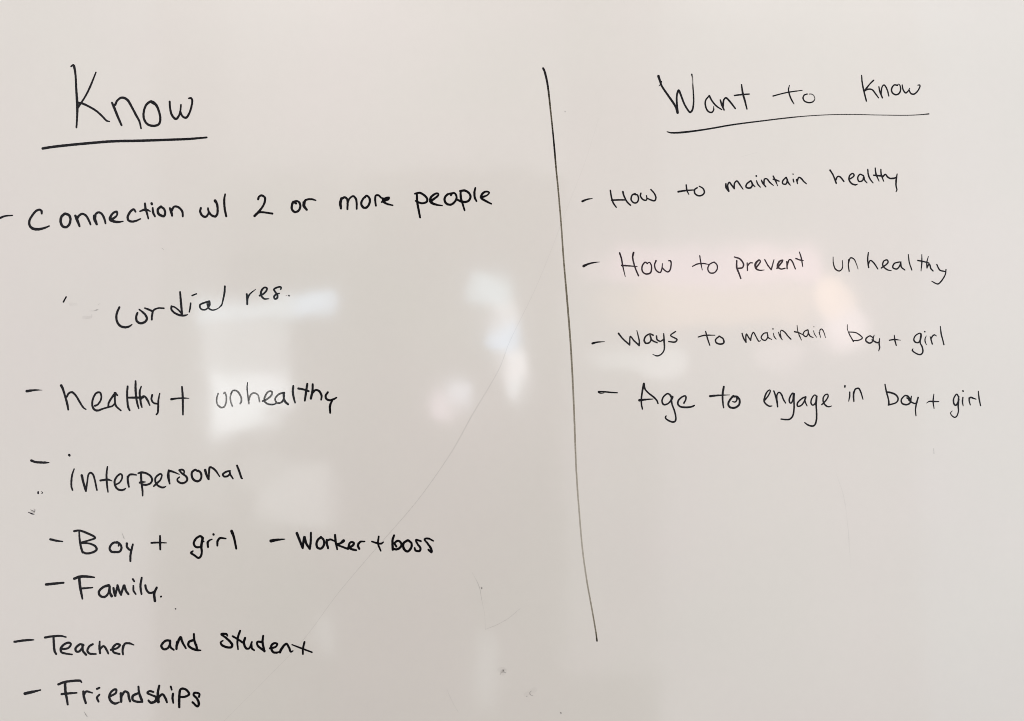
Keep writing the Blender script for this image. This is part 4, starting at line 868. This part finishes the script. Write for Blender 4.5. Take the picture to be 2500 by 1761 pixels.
21.5,-522.2,5.9,0.03 35.1,-514.3,7.0,0.03
S stray_mark|pinpoint speck at the bottom edge
76.3,-550.4,1.6,0.70 76.7,-551.2,1.4,0.70
S scratch|faint slanting scratch below the long curved one
-101.5,-514.3,0.59,0.08 -95.6,-528.0,0.78,0.10 -89.8,-539.7,0.59,0.06 -83.9,-549.5,0.59,0.10
S scratch|hairline arc crossing the whole board from upper right to lower left
135.7,379.2,0.51,0.04 113.9,309.4,0.58,0.05 83.2,230.7,0.58,0.05 57.0,161.6,0.64,0.06 33.0,104.6,0.64,0.08 -3.8,29.1,0.70,0.11 -20.8,-14.4,0.83,0.15 -63.4,-87.4,0.83,0.16 -92.2,-139.2,0.83,0.16 -128.0,-192.3,0.77,0.16 -157.0,-230.1,0.77,0.15 -212.8,-294.1,0.77,0.14 -261.8,-351.4,0.70,0.13 -277.8,-371.5,0.70,0.12 -327.7,-438.4,0.64,0.10 -384.8,-498.2,0.58,0.08 -448.9,-562.2,0.58,0.06 -460.8,-574.4,0.58,0.06
S scratch|faint vertical grey scuff below "engage in"
504.4,-171.5,0.79,0.02 510.3,-187.3,0.79,0.04 516.3,-205.1,0.99,0.05 520.2,-222.9,1.19,0.07 522.6,-240.7,0.79,0.03 525.4,-266.5,0.99,0.07 526.1,-274.4,1.4,0.09 526.9,-290.2,0.99,0.06 528.1,-306.0,0.79,0.03 529.3,-323.9,0.59,0.02
S stray_mark|faint short dash below the last "girl"
658.7,-137.8,0.99,0.18 659.3,-145.7,1.19,0.20
S scratch|faint pale streak under the "Want to Know" underline
356.1,317.8,0.56,0.03 367.3,320.9,0.67,0.06 382.9,325.3,0.67,0.05
S stray_mark|pale grey speck right of the divider's upper end
82.9,389.2,1.6,0.22 83.3,388.7,1.6,0.22
S smudge|grey half-erased strokes left of "Cordial"
-660.0,77.4,0.56,0.15 -652.4,77.7,0.70,0.25 -648.9,79.1,2.0,0.25 -646.8,79.8,1.11,0.20
-646.8,86.8,0.70,0.12 -643.3,89.6,0.70,0.10
-690.0,88.2,4.2,0.05 -680.3,87.5,3.3,0.03
-669.1,67.3,4.2,0.06 -658.0,67.9,3.6,0.07 -656.6,71.4,1.4,0.08"""

cur_line = board
cur = None
def flush():
    global cur
    if cur and cur['v']:
        build(cur['name'], cur['v'], cur['f'], cur['mat'], cur['parent'], cur['label'], cur['d'])
    cur = None
def start(name, label, parent, mat):
    global cur
    flush()
    cur = dict(name=name, label=label, parent=parent, mat=mat, v=[], f=[], d=[])
for ln in INK.split('\n'):
    k = ln[:1]
    if k == 'L':
        flush()
        nm, lb = ln[2:].split('|', 1)
        cur_line = bpy.data.objects.new(nm, None)
        C.objects.link(cur_line)
        cur_line.parent = board
        cur_line['label'] = lb
    elif k == 'W':
        nm, _, lb = ln[2:].partition('|')
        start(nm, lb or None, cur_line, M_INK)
    elif k == 'S':
        nm, lb = ln[2:].split('|', 1)
        start(nm, lb, board, M_INK_THIN if nm != 'divider_line' else M_INK_DRY)
    elif ln.strip():
        P = []
        for t in ln.split():
            q = [float(s) for s in t.split(',')]
            P.append((q[0], q[1], q[2], q[3] if len(q) > 3 else 1.0))
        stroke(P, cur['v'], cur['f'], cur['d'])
flush()
